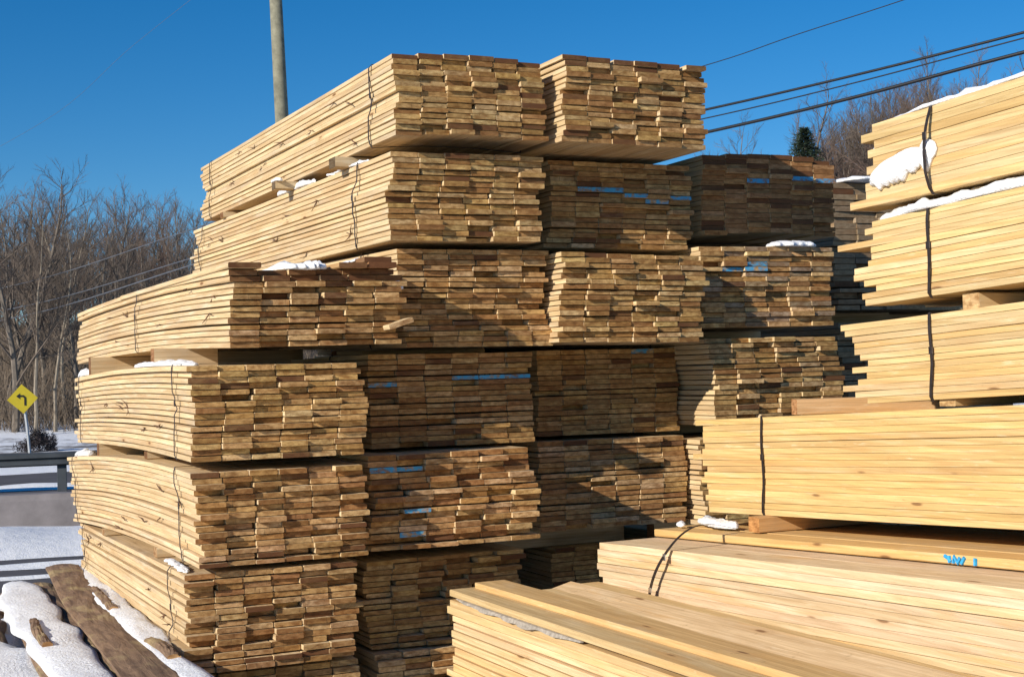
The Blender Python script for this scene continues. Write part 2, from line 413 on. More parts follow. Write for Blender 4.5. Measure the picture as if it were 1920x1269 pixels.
bundle('half hidden dark bottom bundle of the third column', GC, 3.849, 7.75, .06, .92, .46, 4.27, -.5, 0, 0, rag=.5, seed=31, straps=())
bundle('neat shaded second lowest bundle of the third column', GC, 3.52, 7.22, .685, .945, .505, 4.27, -.5, -.3, 0, n=17, rag=.6, seed=32, straps=(.15, .9), prof=.004)
bundle('evenly cut dark bundle in the middle of the third column', GC, 3.572, 7.32, 1.212, .915, .488, 4.27, -.2, -.3, 0, n=17, rag=.45, seed=33, straps=(.15, .9), blue=((4, 0),), prof=.004, tones=TONES_END[:5])
bundle('fourth bundle of the third column, sticking out with a pale sunlit edge', GC, 3.485, 6.83, 1.732, .885, .485, 4.27, .1, -1.0, 0, n=17, rag=1.15, seed=34, straps=(.15, .9), prof=.014)
bundle('bundle below the top of the third column with a stepped line of blue ends', GC, 3.564, 7.08, 2.262, .90, .485, 4.27, -.2, -.4, 0, n=17, rag=.85, seed=35, straps=(.15, .9), blue=((1, 5), (2, 5), (3, 6), (4, 7), (5, 6)), prof=.012)
bundle('highest bundle of the third column against the sky, loose dark top row', GC, 3.468, 6.70, 2.784, .875, .46, 4.27, .3, -.95, 0, n=16, rag=1.1, seed=36, straps=(.15, .9), dark_top=1, prof=.012)

bundle('lowest visible bundle of the fourth column, partly behind the yellow pile', GD, 4.525, 6.95, 1.24, .89, .50, 4.27, -.2, 0, 0, n=17, rag=1.1, seed=42, straps=(.15, .9), prof=.016, shift=-.04, tones=TONES_END+TONES_PALE[:2])
bundle('middle bundle of the fourth column with blue ends and a cap of snow', GD, 4.464, 7.00, 1.80, .93, .472, 4.27, -.6, .2, 0, n=16, rag=1.1, seed=43, straps=(.15, .9), blue=((2, 4), (1, 4), (2, 3)), prof=.01, tones=TONES_END+TONES_GREY)
bundle('dark arched top bundle of the fourth column with blue marked ends', GD, 4.63, 7.20, 2.345, .955, .475, 4.27, -.8, .1, 0, n=16, arch=.03, rag=.45, seed=44, straps=(.15,), dark_top=1, dark_p=.2, tones=[(.40, .22, .10), (.46, .27, .13), (.34, .18, .08)], blue=((2, 5), (4, 4), (5, 4)), prof=.006, strap_w=.02)  # darker, redder board tones carry the shade on this bundle
bundle('buried bundle under the fourth column, behind the yellow pile', GD, 4.50, 7.10, .66, .90, .50, 4.27, 0, 0, 0, n=17, rag=.8, seed=45, straps=())

bundle('thin layer of boards on the ground under the left column', GA, 1.44, 6.74, .005, .83, .205, 3.6, -.8, 0, 0, n=7, rag=1.1, seed=15, straps=())
bundle('thin layer of boards on the ground under the second column', GB, 2.40, 6.86, .005, .87, .185, 4.27, -.2, 0, 0, n=6, rag=1.2, seed=27, straps=())

# grey weathered stack further back
GE = 'grey weathered bundles far behind the yellow pile'
for k, (zz, xx, hh, nn, lab) in enumerate(((.12, 6.40, .80, 20, 'lowest grey weathered bundle in the gap behind the yellow pile'),
        (1.0, 6.38, .86, 21, 'middle grey weathered bundle in the gap behind the yellow pile'),
        (1.95, 6.36, .90, 22, 'top grey weathered bundle in the gap, snow on top'))):
    bundle(lab, GE, xx, 8.2, zz, .8, hh, 4.0, 0, 0, 0, n=nn, nc=4, rag=1.3, seed=60+k, straps=(), tones=TONES_GREY, side=SIDE_G, end=END_D, prof=.02)

for k, (zz, hh, nn, lab) in enumerate(((1.0, .86, 17, 'lower grey bundle deep behind the yellow pile'), (1.95, .85, 17, 'upper grey bundle deep behind the yellow pile'))):
    bundle(lab, GE, 7.25, 8.4, zz, .9, hh, 4.0, 0, 0, 0, n=nn, nc=4, rag=1.2, seed=66+k, straps=(), tones=TONES_GREY, side=SIDE_G, end=END_D)

# ------------------------------------------------------------------ pile of fresh boards on the right (its far ends are the ragged left outline)
def rb(label, x, yfar, zfar, W, H, n, seed, Ln=4.27, slope=.044, **kw):
    k = dict(rag=.7, far_rag=.012, straps=(), tones=TONES_YEL, side=SIDE_Y, prof=.003, dark_p=0, wob=.5, strap_w=.015, tight=True)
    k.update(kw)
    return bundle(label, GR, x, yfar-Ln, zfar+slope*Ln, W, H, Ln, 0, 0, -slope*Ln, n=n, seed=seed, **k)
def st(yfar, Ln, *ys): return tuple((y-(yfar-Ln))/Ln for y in ys)
rb('top bundle of the yellow pile, snow patch clinging to its side', 3.93, 4.80, 2.225, .90, .345, 10, 71, straps=st(4.8, 4.27, 4.43, 1.4), strap_bow=.03, far_rag=.035, slope=.040)
rb('second bundle from the top of the yellow pile, snow along its upper edge', 3.93, 4.86, 1.815, .90, .35, 13, 72, straps=st(4.86, 4.27, 4.47, 1.4), far_rag=.045)
rb('third bundle from the top of the yellow pile, above the long brown timber', 3.93, 4.95, 1.40, .90, .34, 13, 73, straps=st(4.95, 4.27, 4.48, 1.4), far_rag=.035)
rb('deep yellow bundle reaching furthest left, below the long brown timber', 3.93, 6.17, .85, .92, .46, 16, 74, straps=st(6.17, 4.27, 5.66, 2.4), far_rag=.022, tones=[(.76, .54, .20), (.79, .57, .22), (.75, .52, .19)])
rb('paler wide bundle at the bottom right with a steel strap arching over it', 3.39, 6.32, .255, 1.35, .47, 14, 75, nc=7, straps=st(6.32, 4.27, 2.6), slope=.042, far_rag=.02, tones=[(.76, .62, .42), (.78, .64, .44), (.73, .59, .39), (.80, .67, .48)])
bundle('low pile of mixed yellow boards in front at the bottom of the stack', 'bundles of fresh yellow boards in the pile on the right', 2.50, 1.83, .06, .82, .50, 4.27, 0, 0, 0, n=14, rag=1.2, far_rag=.02, straps=(), tones=[(.74, .57, .30), (.70, .52, .25), (.76, .60, .36), (.66, .46, .19)], side=SIDE_Y, seed=76, prof=.01, dark_p=.0)

def loose(name, label, w_, t_, ln, loc, rz, tone, side=SIDE_Y, end=END, rx=0, ry=0, cat='board', group=None, sag=0., seed=0):
    r = random.Random(seed+900)
    mb = board_mesh(w_, t_, 0, ln, lambda y: (.003*math.sin(y+seed), sag*4*(y/ln)*(1-y/ln)), 12, r, cut=r.gauss(0, .1))
    o = mb.build(name, [side, end], None, loc); o.rotation_euler = (rx, ry, rz); o.color = (*tone, 1)
    return tag(o, label, cat, group)
# upper course on the pale bundle (one layer of boards, set back)
GC5 = 'single course of orange boards under the deep yellow bundle'
course = []
for k in range(5):
    xx = 3.80+k*.172
    zf = .255+.47+.006
    yf = 6.42-.05*k+(0 if k else -.1)
    ln = 4.2
    lab = ['orange board on the pale bundle, edge sprayed with blue marks', 'second orange board of the single course, behind the blue marked one', 'middle orange board of the single course under the deep yellow bundle', 'fourth orange board of the single course under the deep yellow bundle', 'innermost orange board of the single course under the deep yellow bundle'][k]
    o = loose('board', lab, .166, .036, ln, (xx, yf-ln, zf+.042*ln+.018), 0, (.74, .48, .17) if k % 2 == 0 else (.70, .46, .18), rx=-math.atan(.042), group=GC5, seed=k)
    course.append(o)
# blue spray strokes on the lit edge of the first course board
mbp = MB()
def stroke(pts, r_=.0075):
    mbp.tube([(-.0835, y, zz) for y, zz in pts], r_, 6)
y0m = 4.13-(6.32-4.2)
stroke([(y0m+.075, .012), (y0m+.055, .004), (y0m+.045, -.008)]); stroke([(y0m+.052, .014), (y0m+.05, -.012)])
stroke([(y0m+.030, -.012), (y0m+.025, .012), (y0m+.005, -.012), (y0m-.005, .010)]); stroke([(y0m-.012, -.012), (y0m-.03, .012)])
stroke([(y0m-.085, .012), (y0m-.083, -.014)], .008)
mbp.build('spray_mark', [BLUEP], course[0])

# loose boards in front
GL = 'loose boards on the low front pile'
plank_a = loose('board', 'grey-topped plank along the left edge of the low front pile, its edge split', .15, .030, 4.3, (2.56, 1.80, .585), R(-.2), (.62, .47, .24), rx=0, group=GL, seed=21)
mb = MB(); rg = []
for k in range(41):
    t = k/40; yy = 3.0+1.22*t; hh = .010+.012*noise.noise(Vector((t*9, 1, 1)))+.006*noise.noise(Vector((t*40, 3, 1))); e = math.sin(math.pi*min(1, t+.02))**.4 if t < .98 else .05
    rg.append([(-.078-.010*e, yy, -.016), (-.078-.018*e*(1+.5*noise.noise(Vector((t*25, 5, 2)))), yy, -.016-hh*e*1.6), (-.070, yy, -.016-hh*e*2.2), (-.066, yy, -.014)])
mb.loft(rg); torn = mb.build('torn_bark_edge', [TORN], plank_a)
loose('board', 'orange plank lying on top of the low front pile', .15, .030, 4.2, (2.74, 1.86, .612), R(.8), (.70, .47, .20), group=GL, seed=22)
loose('board', 'broad pale plank leaning between the front pile and the pale bundle', .21, .034, 4.2, (3.02, 1.94, .580), R(-.2), (.76, .57, .36), ry=R(-14), rx=-.011, group=GL, seed=23)

# loose boards on top of the left column
GT = 'loose dark boards on top of the left column'
zt = 1.730+.368
loose('board', 'dark end board at the left front corner of the left column top', .16, .026, 2.6, (1.722, 6.60, zt+.018), R(1), (.6, .43, .2), SIDE, END_DARK, group=GT, seed=31)
loose('board', 'dark board right of the snow on the left column top', .14, .026, 2.4, (2.25, 6.60, zt+.020), R(1), (.5, .33, .16), SIDE_D, END_DARK, group=GT, seed=32)
loose('board', 'reddish dark board at the right front corner of the left column top', .14, .028, 2.8, (2.40, 6.60, zt+.022), R(1), (.30, .14, .065), SIDE_D, END_DARK, group=GT, seed=33)
loose('board', 'upper dark board stacked over the right corner of the left column top', .14, .026, 2.2, (2.385, 6.62, zt+.050), R(.6), TONES_DARK[1], SIDE_D, END_DARK, group=GT, seed=34)
loose('board', 'pale board slipping out askew beside the left column top bundle', .13, .024, 2.0, (2.47, 6.54, 1.832), R(-3), (.66, .50, .30), SIDE, END, ry=R(-17), cat='board', group='strays at the right side of the left column', seed=35)

# ------------------------------------------------------------------ bearers (cross timbers between bundles)
def bearer(label, xa, xb, y, z0, h, d=.09, rz=0., tone=(.40, .27, .15), group='timber bearers between bundles', mats=None):
    ln = xb-xa
    r = random.Random(int(xa*1000+y*77+z0*991))
    mb = board_mesh(d, h, 0, ln, lambda yy: (0, 0), 2, r)
    o = mb.build('timber_bearer', mats or [SIDE, END], None, (xa, y, z0+h/2))
    o.rotation_euler = (0, 0, R(-90)+rz); o.color = (*tone, 1)
    return tag(o, label, 'timber', group)
dk = (.19, .11, .06)  # bearer tone with the shade inside the gaps put into the colour
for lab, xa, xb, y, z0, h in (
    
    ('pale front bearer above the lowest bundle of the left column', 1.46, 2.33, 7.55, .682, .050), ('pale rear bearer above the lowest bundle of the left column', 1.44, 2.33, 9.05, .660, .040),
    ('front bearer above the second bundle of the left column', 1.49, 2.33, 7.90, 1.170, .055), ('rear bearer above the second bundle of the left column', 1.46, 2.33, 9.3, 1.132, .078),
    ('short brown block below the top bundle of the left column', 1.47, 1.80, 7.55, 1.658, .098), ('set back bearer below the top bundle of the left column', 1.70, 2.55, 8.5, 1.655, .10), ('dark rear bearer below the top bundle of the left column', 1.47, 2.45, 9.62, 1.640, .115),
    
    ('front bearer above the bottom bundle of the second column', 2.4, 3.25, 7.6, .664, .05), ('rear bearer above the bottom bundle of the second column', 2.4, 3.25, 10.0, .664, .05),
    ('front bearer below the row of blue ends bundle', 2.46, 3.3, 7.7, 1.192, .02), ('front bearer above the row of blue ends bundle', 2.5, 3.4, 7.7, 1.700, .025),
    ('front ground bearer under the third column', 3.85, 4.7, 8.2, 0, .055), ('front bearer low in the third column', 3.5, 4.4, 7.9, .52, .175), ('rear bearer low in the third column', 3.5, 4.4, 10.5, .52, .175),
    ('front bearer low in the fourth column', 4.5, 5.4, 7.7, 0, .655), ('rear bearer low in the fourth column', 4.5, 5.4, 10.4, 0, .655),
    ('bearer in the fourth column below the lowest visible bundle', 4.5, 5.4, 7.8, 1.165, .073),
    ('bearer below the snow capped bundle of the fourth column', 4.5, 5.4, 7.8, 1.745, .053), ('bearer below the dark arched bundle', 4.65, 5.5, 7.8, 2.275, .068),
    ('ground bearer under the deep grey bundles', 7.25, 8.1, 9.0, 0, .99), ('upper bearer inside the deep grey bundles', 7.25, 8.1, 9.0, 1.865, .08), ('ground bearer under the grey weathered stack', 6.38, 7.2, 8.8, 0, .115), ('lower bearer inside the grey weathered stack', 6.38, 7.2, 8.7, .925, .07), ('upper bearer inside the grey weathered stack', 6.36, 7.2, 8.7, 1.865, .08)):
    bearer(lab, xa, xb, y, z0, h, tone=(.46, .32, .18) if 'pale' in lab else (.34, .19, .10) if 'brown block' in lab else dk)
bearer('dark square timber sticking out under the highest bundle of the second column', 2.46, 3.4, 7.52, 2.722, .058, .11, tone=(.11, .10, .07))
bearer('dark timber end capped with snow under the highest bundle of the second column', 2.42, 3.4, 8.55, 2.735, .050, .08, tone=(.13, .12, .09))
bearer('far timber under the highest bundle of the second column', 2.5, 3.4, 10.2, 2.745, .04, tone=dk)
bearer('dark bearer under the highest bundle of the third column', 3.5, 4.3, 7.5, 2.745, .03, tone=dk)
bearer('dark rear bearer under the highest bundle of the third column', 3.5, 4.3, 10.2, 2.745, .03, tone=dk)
zr = lambda zf, yf, y: zf+.044*(yf-y)
bearer('orange square bearer under the deep yellow bundle', 3.84, 4.8, 5.62, .803, .070, .085, tone=(.55, .30, .12), mats=[SIDE_Y, END])
o = loose('timber_bearer', 'long timber added lengthwise to darken the gap under the deep yellow bundle', .09, .06, 3.3, (4.76, 2.2, .925), 0, dk, SIDE, END, rx=-.038, cat='timber', group='timber bearers between bundles', seed=61)  # added dark filler, keeps bright ground from showing through the gap
bearer('near bearer under the deep yellow bundle', 3.84, 4.8, 2.6, .93, .07, .085, tone=(.50, .30, .13), mats=[SIDE_Y, END])
bearer('long brown timber lying askew above the deep yellow bundle', 3.985, 4.66, 5.475, 1.345, .072, .09, R(-20), tone=(.56, .33, .17), mats=[SIDE_Y, END])
bearer('pale bearer end beside the long brown timber', 3.95, 4.8, 4.42, 1.395, .064, .09, tone=(.62, .46, .24), mats=[SIDE_Y, END])
bearer('near bearer above the deep yellow bundle', 3.95, 4.8, 1.9, 1.50, .055, .09, tone=(.5, .36, .2), mats=[SIDE_Y, END])
bearer('pale square bearer between the second and third yellow bundles', 3.96, 4.8, 4.28, 1.77, .062, .09, tone=(.66, .50, .28), mats=[SIDE_Y, END])
bearer('near bearer between the second and third yellow bundles', 3.96, 4.8, 1.6, 1.895, .05, .09, tone=(.6, .45, .25), mats=[SIDE_Y, END])
bearer('hidden bearer under the top yellow bundle', 4.0, 4.8, 4.1, 2.195, .05, .09, tone=(.6, .45, .25), mats=[SIDE_Y, END])
bearer('near bearer under the top yellow bundle', 4.0, 4.8, 1.6, 2.305, .045, .09, tone=(.6, .45, .25), mats=[SIDE_Y, END])
for k, (yy, hh) in enumerate(((5.7, .275), (4.2, .335), (2.7, .40))):
    bearer(['far', 'middle', 'near'][k]+' ground timber under the pale bottom bundle', 3.4, 4.72, yy, 0, hh, .12, tone=dk)
for k, yy in enumerate((5.4, 2.4)):
    bearer(['far', 'near'][k]+' ground bearer under the low front pile', 2.5, 3.3, yy, 0, .058, .09, tone=dk)
bearer('tall prop timber standing behind the deep yellow bundle', 4.95, 5.05, 6.3, 0, .9, .12, tone=dk)

# steel strap arching over the pale bundle
arc = [(3.372, 5.80, .44), (3.365, 5.796, .485), (3.345, 5.737, .58), (3.345, 5.669, .679), (3.375, 5.606, .772), (3.44, 5.60, .828), (3.52, 5.613, .855), (3.64, 5.666, .850), (3.76, 5.716, .826), (3.86, 5.734, .800)]
root = empty('steel_strap', (3.372, 5.80, .44)); tag(root, 'loose steel band arching over the corner of the pale bottom right bundle', 'steel strap')
mb = MB(); rings = []
def crom(P, n=6):
    out = []
    P = [Vector(p) for p in P]
    for i in range(len(P)-1):
        a, b, c, d = P[max(i-1, 0)], P[i], P[i+1], P[min(i+2, len(P)-1)]
        for k in range(n):
            t = k/n
            out.append(.5*((2*b)+(c-a)*t+(2*a-5*b+4*c-d)*t*t+(3*b-a-3*c+d)*t**3))
    out.append(P[-1]); return out
fine = crom(arc)
for i, P in enumerate(fine):
    d = (fine[min(i+1, len(fine)-1)]-fine[max(i-1, 0)]).normalized()
    nn = Vector((0, 1, 0)); nn = (nn-d*nn.dot(d)).normalized(); o_ = d.cross(nn)*.001
    q = P-Vector((3.372, 5.80, .44))
    rings.append([q-nn*.009-o_, q+nn*.009-o_, q+nn*.009+o_, q-nn*.009+o_])
mb.loft(rings); mb.build('band', [STEEL], root)
mb = MB(); mb.box((-.026, -.055, .125), (.006, .026, .022), 0, 0, .001); mb.build('seal', [SEAL], root)
mb = MB(); mb.box((-.014, -.17, .285), (.006, .024, .03), 0, 0, .001); mb.build('seal', [SEAL], root)

# ------------------------------------------------------------------ snow lumps
def snow(label, path, width, height, seed, side=None, taper=True, kind='stuff', res=9, cat='snow', rough=.35):
    """an uneven ridge of snow along a 3-D path; side = outward vector for snow that clings to a face"""
    P = [Vector(p) for p in path]; F = crom(P, max(6, int(60/len(P))))
    mb = MB(); n = len(F); upv = Vector(side) if side else Vector((0, 0, 1))
    rings = []
    for i, p in enumerate(F):
        t = i/(n-1)
        d = (F[min(i+1, n-1)]-F[max(i-1, 0)]).normalized(); s = d.cross(upv).normalized()
        e = max(.03, (1-abs(2*t-1)**4))**.5 if taper else 1
        ring = []
        n1 = noise.noise(Vector((t*9+seed*7.1, seed, 0))); n2 = noise.noise(Vector((t*8+seed*3.3, seed+9, 5)))
        wl = width*e*(.5+rough*.8*n1); wr = width*e*(.5+rough*.8*n2)
        for k in range(res+1):
            a = math.pi*k/res
            q = -math.cos(a); off = s*(q*(wr if q > 0 else wl))
            nz = noise.fractal(Vector((t*9*max(.3, (P[-1]-P[0]).length)+seed, q*1.6, seed*1.7)), .8, 2.2, 5)
            hh = height*e*(math.sin(a)**.6)*(1+rough*1.4*nz)
            ring.append(p+off+upv*max(.0, hh))
        ring.append(p-upv*.004)
        rings.append(ring)
    o0 = F[0].copy()
    mb.loft([[q-o0 for q in r_] for r_ in rings])
    o = mb.build('snow', [SNOW], None, o0, smooth=True)
    return tag(o, label, cat, 'patches of snow lying on the lumber', kind)
z2 = lambda y: 1.215+.442-.028*((y-6.60)/3.62)+.020*4*((y-6.60)/3.62)*(1-(y-6.72)/3.62)
snow('snow along the front top edge of the third left bundle', [(1.53, 6.85, z2(6.85)-.004), (1.505, 7.45, z2(7.4)), (1.51, 8.15, z2(8.1))], .11, .026, 1)
snow('snow on the far top corner of the third left bundle', [(1.52, 9.75, z2(9.7)), (1.53, 10.2, z2(10.2))], .12, .05, 2)
z1 = lambda y: .728+.441-.080*((y-6.625)/3.65)+.034*4*((y-6.625)/3.65)*(1-(y-6.625)/3.65)
snow('snow on the far top corner of the second left bundle', [(1.50, 9.95, z1(9.95)), (1.52, 10.32, z1(10.3))], .12, .04, 3)
snow('crumbly snow on the front top edge of the lowest left bundle', [(1.445, 6.74, .695), (1.465, 7.0, .693), (1.475, 7.35, .688)], .05, .012, 6, rough=.6)
snow('snow lying between the dark boards on the left column top', [(1.90, 6.72, zt+.006), (2.03, 6.75, zt), (2.15, 6.74, zt+.008)], .35, .035, 7, rough=.5)
snow('thin snow on the reddish board at the left column corner', [(2.25, 6.83, zt+.034), (2.36, 6.81, zt+.062)], .12, .012, 8)
snow('snow patch behind the dark corner board of the left column', [(1.70, 7.3, zt+.012), (1.69, 8.2, zt+.02)], .08, .022, 9)
snow('snow in the notch beside the left column top, against the second column', [(2.585, 6.85, 2.02), (2.585, 7.25, 2.02)], .06, .05, 10)
snow('snow cap on the small timber end in the second column', [(2.44, 8.47, 2.785), (2.44, 8.62, 2.785)], .05, .02, 11, rough=.2)
snow('snow dribble on the edge below the small timber end', [(2.56, 8.15, 2.733), (2.55, 8.9, 2.742)], .05, .022, 12, rough=.9)
snow('snow specks on the edge before the dark square timber', [(2.56, 7.2, 2.722), (2.56, 7.9, 2.732)], .035, .010, 13, rough=1.2)
snow('snow cap on the front top edge of the middle fourth column bundle', [(4.98, 7.05, 2.275), (5.12, 7.03, 2.275), (5.30, 7.04, 2.275)], .15, .030, 47, rough=.30)
snow('thin blue-white snow on the top of the grey weathered stack', [(6.45, 8.2, 2.86), (6.8, 8.25, 2.86), (7.1, 8.3, 2.86)], .35, .04, 15)
snow('thin snow on the dark arched top bundle of the fourth column', [(4.72, 7.4, 2.82), (4.74, 8.6, 2.82), (4.76, 9.6, 2.82)], .16, .014, 16)
zr1 = lambda y: 2.225+.345+.040*(4.8-y)
snow('thin line of snow along the upper left edge of the top yellow bundle', [(3.99, 4.78, zr1(4.78)-.004), (3.98, 4.3, zr1(4.3)), (4.0, 3.8, zr1(3.8)), (3.99, 3.0, zr1(3.0)), (3.99, 2.2, zr1(2.2))], .11, .020, 17, rough=.5)
snow('snow heap on the far corner of the top yellow bundle where the strap bows', [(4.02, 4.55, zr1(4.5)), (4.02, 4.3, zr1(4.3))], .10, .028, 170)
zr2 = lambda y: 1.815+.35+.044*(4.86-y)
snow('lumpy snow along the upper left edge of the second yellow bundle', [(3.97, 4.80, zr2(4.8)-.003), (3.97, 4.62, zr2(4.6)), (3.965, 4.40, zr2(4.4)), (3.97, 4.15, zr2(4.1)), (3.98, 3.7, zr2(3.7)), (3.98, 3.2, zr2(3.2)), (3.98, 2.5, zr2(2.5))], .09, .034, 18, rough=.55)
def snow_patch():
    mb = MB(); rings = []; A = Vector((3.926, 4.80, 2.325)); nu, nv = 44, 14
    for i in range(nu+1):
        u = i/nu; y = A.y-.40*u; e = min(1, math.sin(math.pi*min(1, u*1.15+.02))**.35 if u < .8 else math.cos((u-.8)/.2*1.5)**.5) if u < 1 else 0
        mid = 2.335+.075*u
        top = mid+(.055+.010*noise.noise(Vector((u*4, 3, 1))))*e
        bot = mid-(.058+.030*noise.noise(Vector((u*11, 1, 7)))+.010*noise.noise(Vector((u*30, 5, 2))))*e
        ring = []
        for k in range(nv+1):
            v = k/nv; z = bot+(top-bot)*v
            th = .030*e*(math.sin(math.pi*min(1, v*.93+.03))**.5)*(1+.45*noise.noise(Vector((u*6, v*2.5, 4)))+.3*noise.noise(Vector((u*22, v*9, 8)))+.18*noise.noise(Vector((u*60, v*24, 2))))
            ring.append((A.x-th, y, z))
        for k in range(nv, -1, -1):
            v = k/nv; ring.append((A.x+.004, y, bot+(top-bot)*v))
        rings.append([Vector(q)-A for q in ring])
    mb.loft(rings); o = mb.build('snow', [SNOW], None, A, smooth=True)
    tag(o, 'big snow patch stuck on the side of the top yellow bundle', 'snow', 'patches of snow lying on the lumber', 'stuff')
snow_patch()
snow('snow on a board end sticking out of the top yellow bundle', [(3.99, 4.86, 2.472), (4.05, 4.80, 2.475)], .07, .022, 20)
snow('strip of snow behind the orange bearer under the deep yellow bundle', [(3.86, 5.80, .803), (3.90, 6.05, .795), (4.0, 6.3, .79)], .09, .03, 21)
snow('small snow crumb where the arching band crosses the orange boards', [(3.80, 6.20, .785), (3.84, 6.26, .785)], .04, .018, 22)

# ------------------------------------------------------------------ bark slabs and snow at the left foot of the stack
def slab(label, pts, width, thick, seed, tone=None):
    F = crom(pts, 5); mb = MB(); rings = []
    for i, p in enumerate(F):
        t = i/(len(F)-1); d = (F[min(i+1, len(F)-1)]-F[max(i-1, 0)]).normalized(); s = d.cross(Vector((0, 0, 1))).normalized(); u = s.cross(d)
        wv = width*(1+.18*noise.noise(Vector((t*4, seed, 1)))); ring = []
        for k in range(9):
            a = k/8*2-1; ring.append(p+s*a*wv/2+u*(thick*(1-a*a)+.012*noise.noise(Vector((t*12, a*2, seed)))))
        for k in range(8, -1, -1):
            a = k/8*2-1; ring.append(p+s*a*wv/2*.98+u*(-.018))
        rings.append([q-F[0] for q in ring])
    mb.loft(rings, 0, True, 1)
    o = mb.build('bark_offcut', [SLABBARK, END], None, F[0], smooth=False); o.color = (.5, .33, .17, 1)
    return tag(o, label, 'slab', 'bark slabs beside the stack', 'thing')
slab('broad brown bark slab running beside the lowest left bundle, snow on both sides', [(1.36, 10.3, .345), (1.30, 9.4, .340), (1.235, 8.2, .330), (1.195, 6.9, .335), (1.18, 5.4, .325)], .22, .016, 1)
slab('snow covered slab squeezed between the brown slab and the stack', [(1.47, 10.4, .26), (1.43, 8.5, .26), (1.385, 5.2, .26)], .17, .03, 2)
slab('slab half under snow at the left of the brown slab', [(1.02, 10.0, .22), (.98, 8.6, .24), (.93, 7.0, .25), (.92, 5.6, .24)], .22, .04, 3)
slab('lower slab under the brown slab', [(1.20, 10.2, .22), (1.17, 8.5, .24), (1.15, 5.3, .24)], .26, .04, 4)
slab('short dark slab poking out of the snow at the far left', [(.80, 9.3, .20), (.72, 8.6, .22), (.68, 7.9, .20)], .20, .04, 5)
for lab, pts, w_, sd in (('long reddish bark strip lying in the snow beside the brown slab', [(1.37, 9.0, .355), (1.355, 8.6, .358), (1.335, 8.1, .356)], .05, 7),
        ('short curled bark strip at the near end of the snow strip', [(1.32, 7.0, .36), (1.34, 6.75, .365), (1.33, 6.5, .36)], .06, 8),
        ('bark strip on the snow left of the brown slab', [(.93, 8.2, .32), (.90, 7.8, .325), (.90, 7.4, .32)], .05, 9)):
    slab(lab, pts, w_, .010, sd)
loose('board', 'yellow sawn plank end poking from the snow at the bottom left', .13, .03, 1.6, (.93, 7.15, .262), R(-38), (.70, .54, .24), group=None, seed=51, side=SIDE)
snow('snow filling the strip between the slabs and the lowest left bundle', [(1.47, 10.4, .31), (1.43, 9.4, .315), (1.38, 8.2, .32), (1.35, 7.2, .32), (1.33, 5.5, .32)], .18, .035, 31, rough=.35)
snow('snow lying on the slab left of the brown slab', [(1.06, 10.3, .26), (1.00, 9.2, .27), (.96, 8.2, .275), (.97, 7.3, .27), (.96, 6.2, .26)], .30, .038, 32, rough=.25)
def heap():
    mb = MB(); rings = []
    for i in range(61):
        y = 4.6+i*.105; ring = []
        for k in range(37):
            x = -1.6+k*.09
            e = min(1, (x+1.6)/.8)*min(1, (y-4.6)/1.2)*min(1, (10.9-y)/.9)*(1 if x < 1.40 else .6)
            z = (.20+.05*math.sin(x*3)+.10*noise.fractal(Vector((x*1.8, y*1.2, 3)), 1, 2, 5))*max(0, e)-.01
            ring.append((x, y, min(z, .245)))
        rings.append(ring)
    mb.loft(rings, 0, False, closed=False)
    o = mb.build('snow', [SNOW], smooth=True); tag(o, 'low heap of snow the bark slabs lie in', 'snow', None, 'stuff')
heap()

# ------------------------------------------------------------------ ground, road, wall
RA = R(10)
def DE(D, E, z=0.): return (D*math.sin(RA)+E*math.cos(RA), D*math.cos(RA)-E*math.sin(RA), z)
def gh(x, y):
    D = x*math.sin(RA)+y*math.cos(RA); E = x*math.cos(RA)-y*math.sin(RA)
    az = math.degrees(math.atan2(x, max(y, 1e-3))) if D > 1 else 0
    z = -.02
    if D > 17.1: z = .16*min(1, (D-17.1)/.1)
    if D > 35:
        sl_ = .062+.165*min(1, max(0, (az-29)/11))
        d = min(D, 150)-35
        z += d*sl_*min(1, .45+d/40) + 1.1*noise.noise(Vector((x*.03, y*.03, 2)))*min(1, d/20)
        if D > 150: z -= (D-150)*.02
    return z
Ds = [-30, -15, -6]+[i*1.0 for i in range(-2, 17)]+[17.0, 17.1, 17.2]+[18+i*1.5 for i in range(0, 16)]+[42+i*4 for i in range(0, 28)]+[160, 190, 240, 320, 450, 700, 1200]
Es = [-900, -500, -300, -200, -140]+[-100+i*5 for i in range(0, 45)]+[140, 180, 240, 350, 550, 900]
gv = []; gf = []
for i, D in enumerate(Ds):
    for j, E_ in enumerate(Es):
        x, y, _ = DE(D, E_); gv.append((x, y, gh(x, y)))
for i in range(len(Ds)-1):
    for j in range(len(Es)-1):
        a = i*len(Es)+j; gf.append((a, a+1, a+1+len(Es), a+len(Es)))
g = mesh_obj('ground', gv, gf, GROUND, smooth=True); tag(g, kind='structure')
def strip(name, D0, D1, E0, E1, z, mat_, nz=0., seed=0, kind='structure', nd=6, step=.5):
    mb = MB(); rings = []; n = int((E1-E0)/step)
    for i in range(n+1):
        E_ = E0+(E1-E0)*i/n; ring = []
        for k in range(nd+1):
            q = k/nd; D = D0+(D1-D0)*q
            D += (.35*noise.noise(Vector((E_*.6, q*3+seed, seed))) if (nz and k in (0, nd)) else 0)
            e = math.sin(math.pi*q)
            ring.append(DE(D, E_, z+nz*e*(1+.8*noise.noise(Vector((E_*1.1, D*1.3, seed))))))
        rings.append(ring)
    mb.loft(rings, 0, False, closed=False)
    o = mb.build(name, [mat_], smooth=True); return tag(o, kind=kind)
strip('road', 17.6, 30.5, -40, 60, .166, ASPH)
strip('path', 11.8, 14.3, -40, 40, -.012, ASPH)
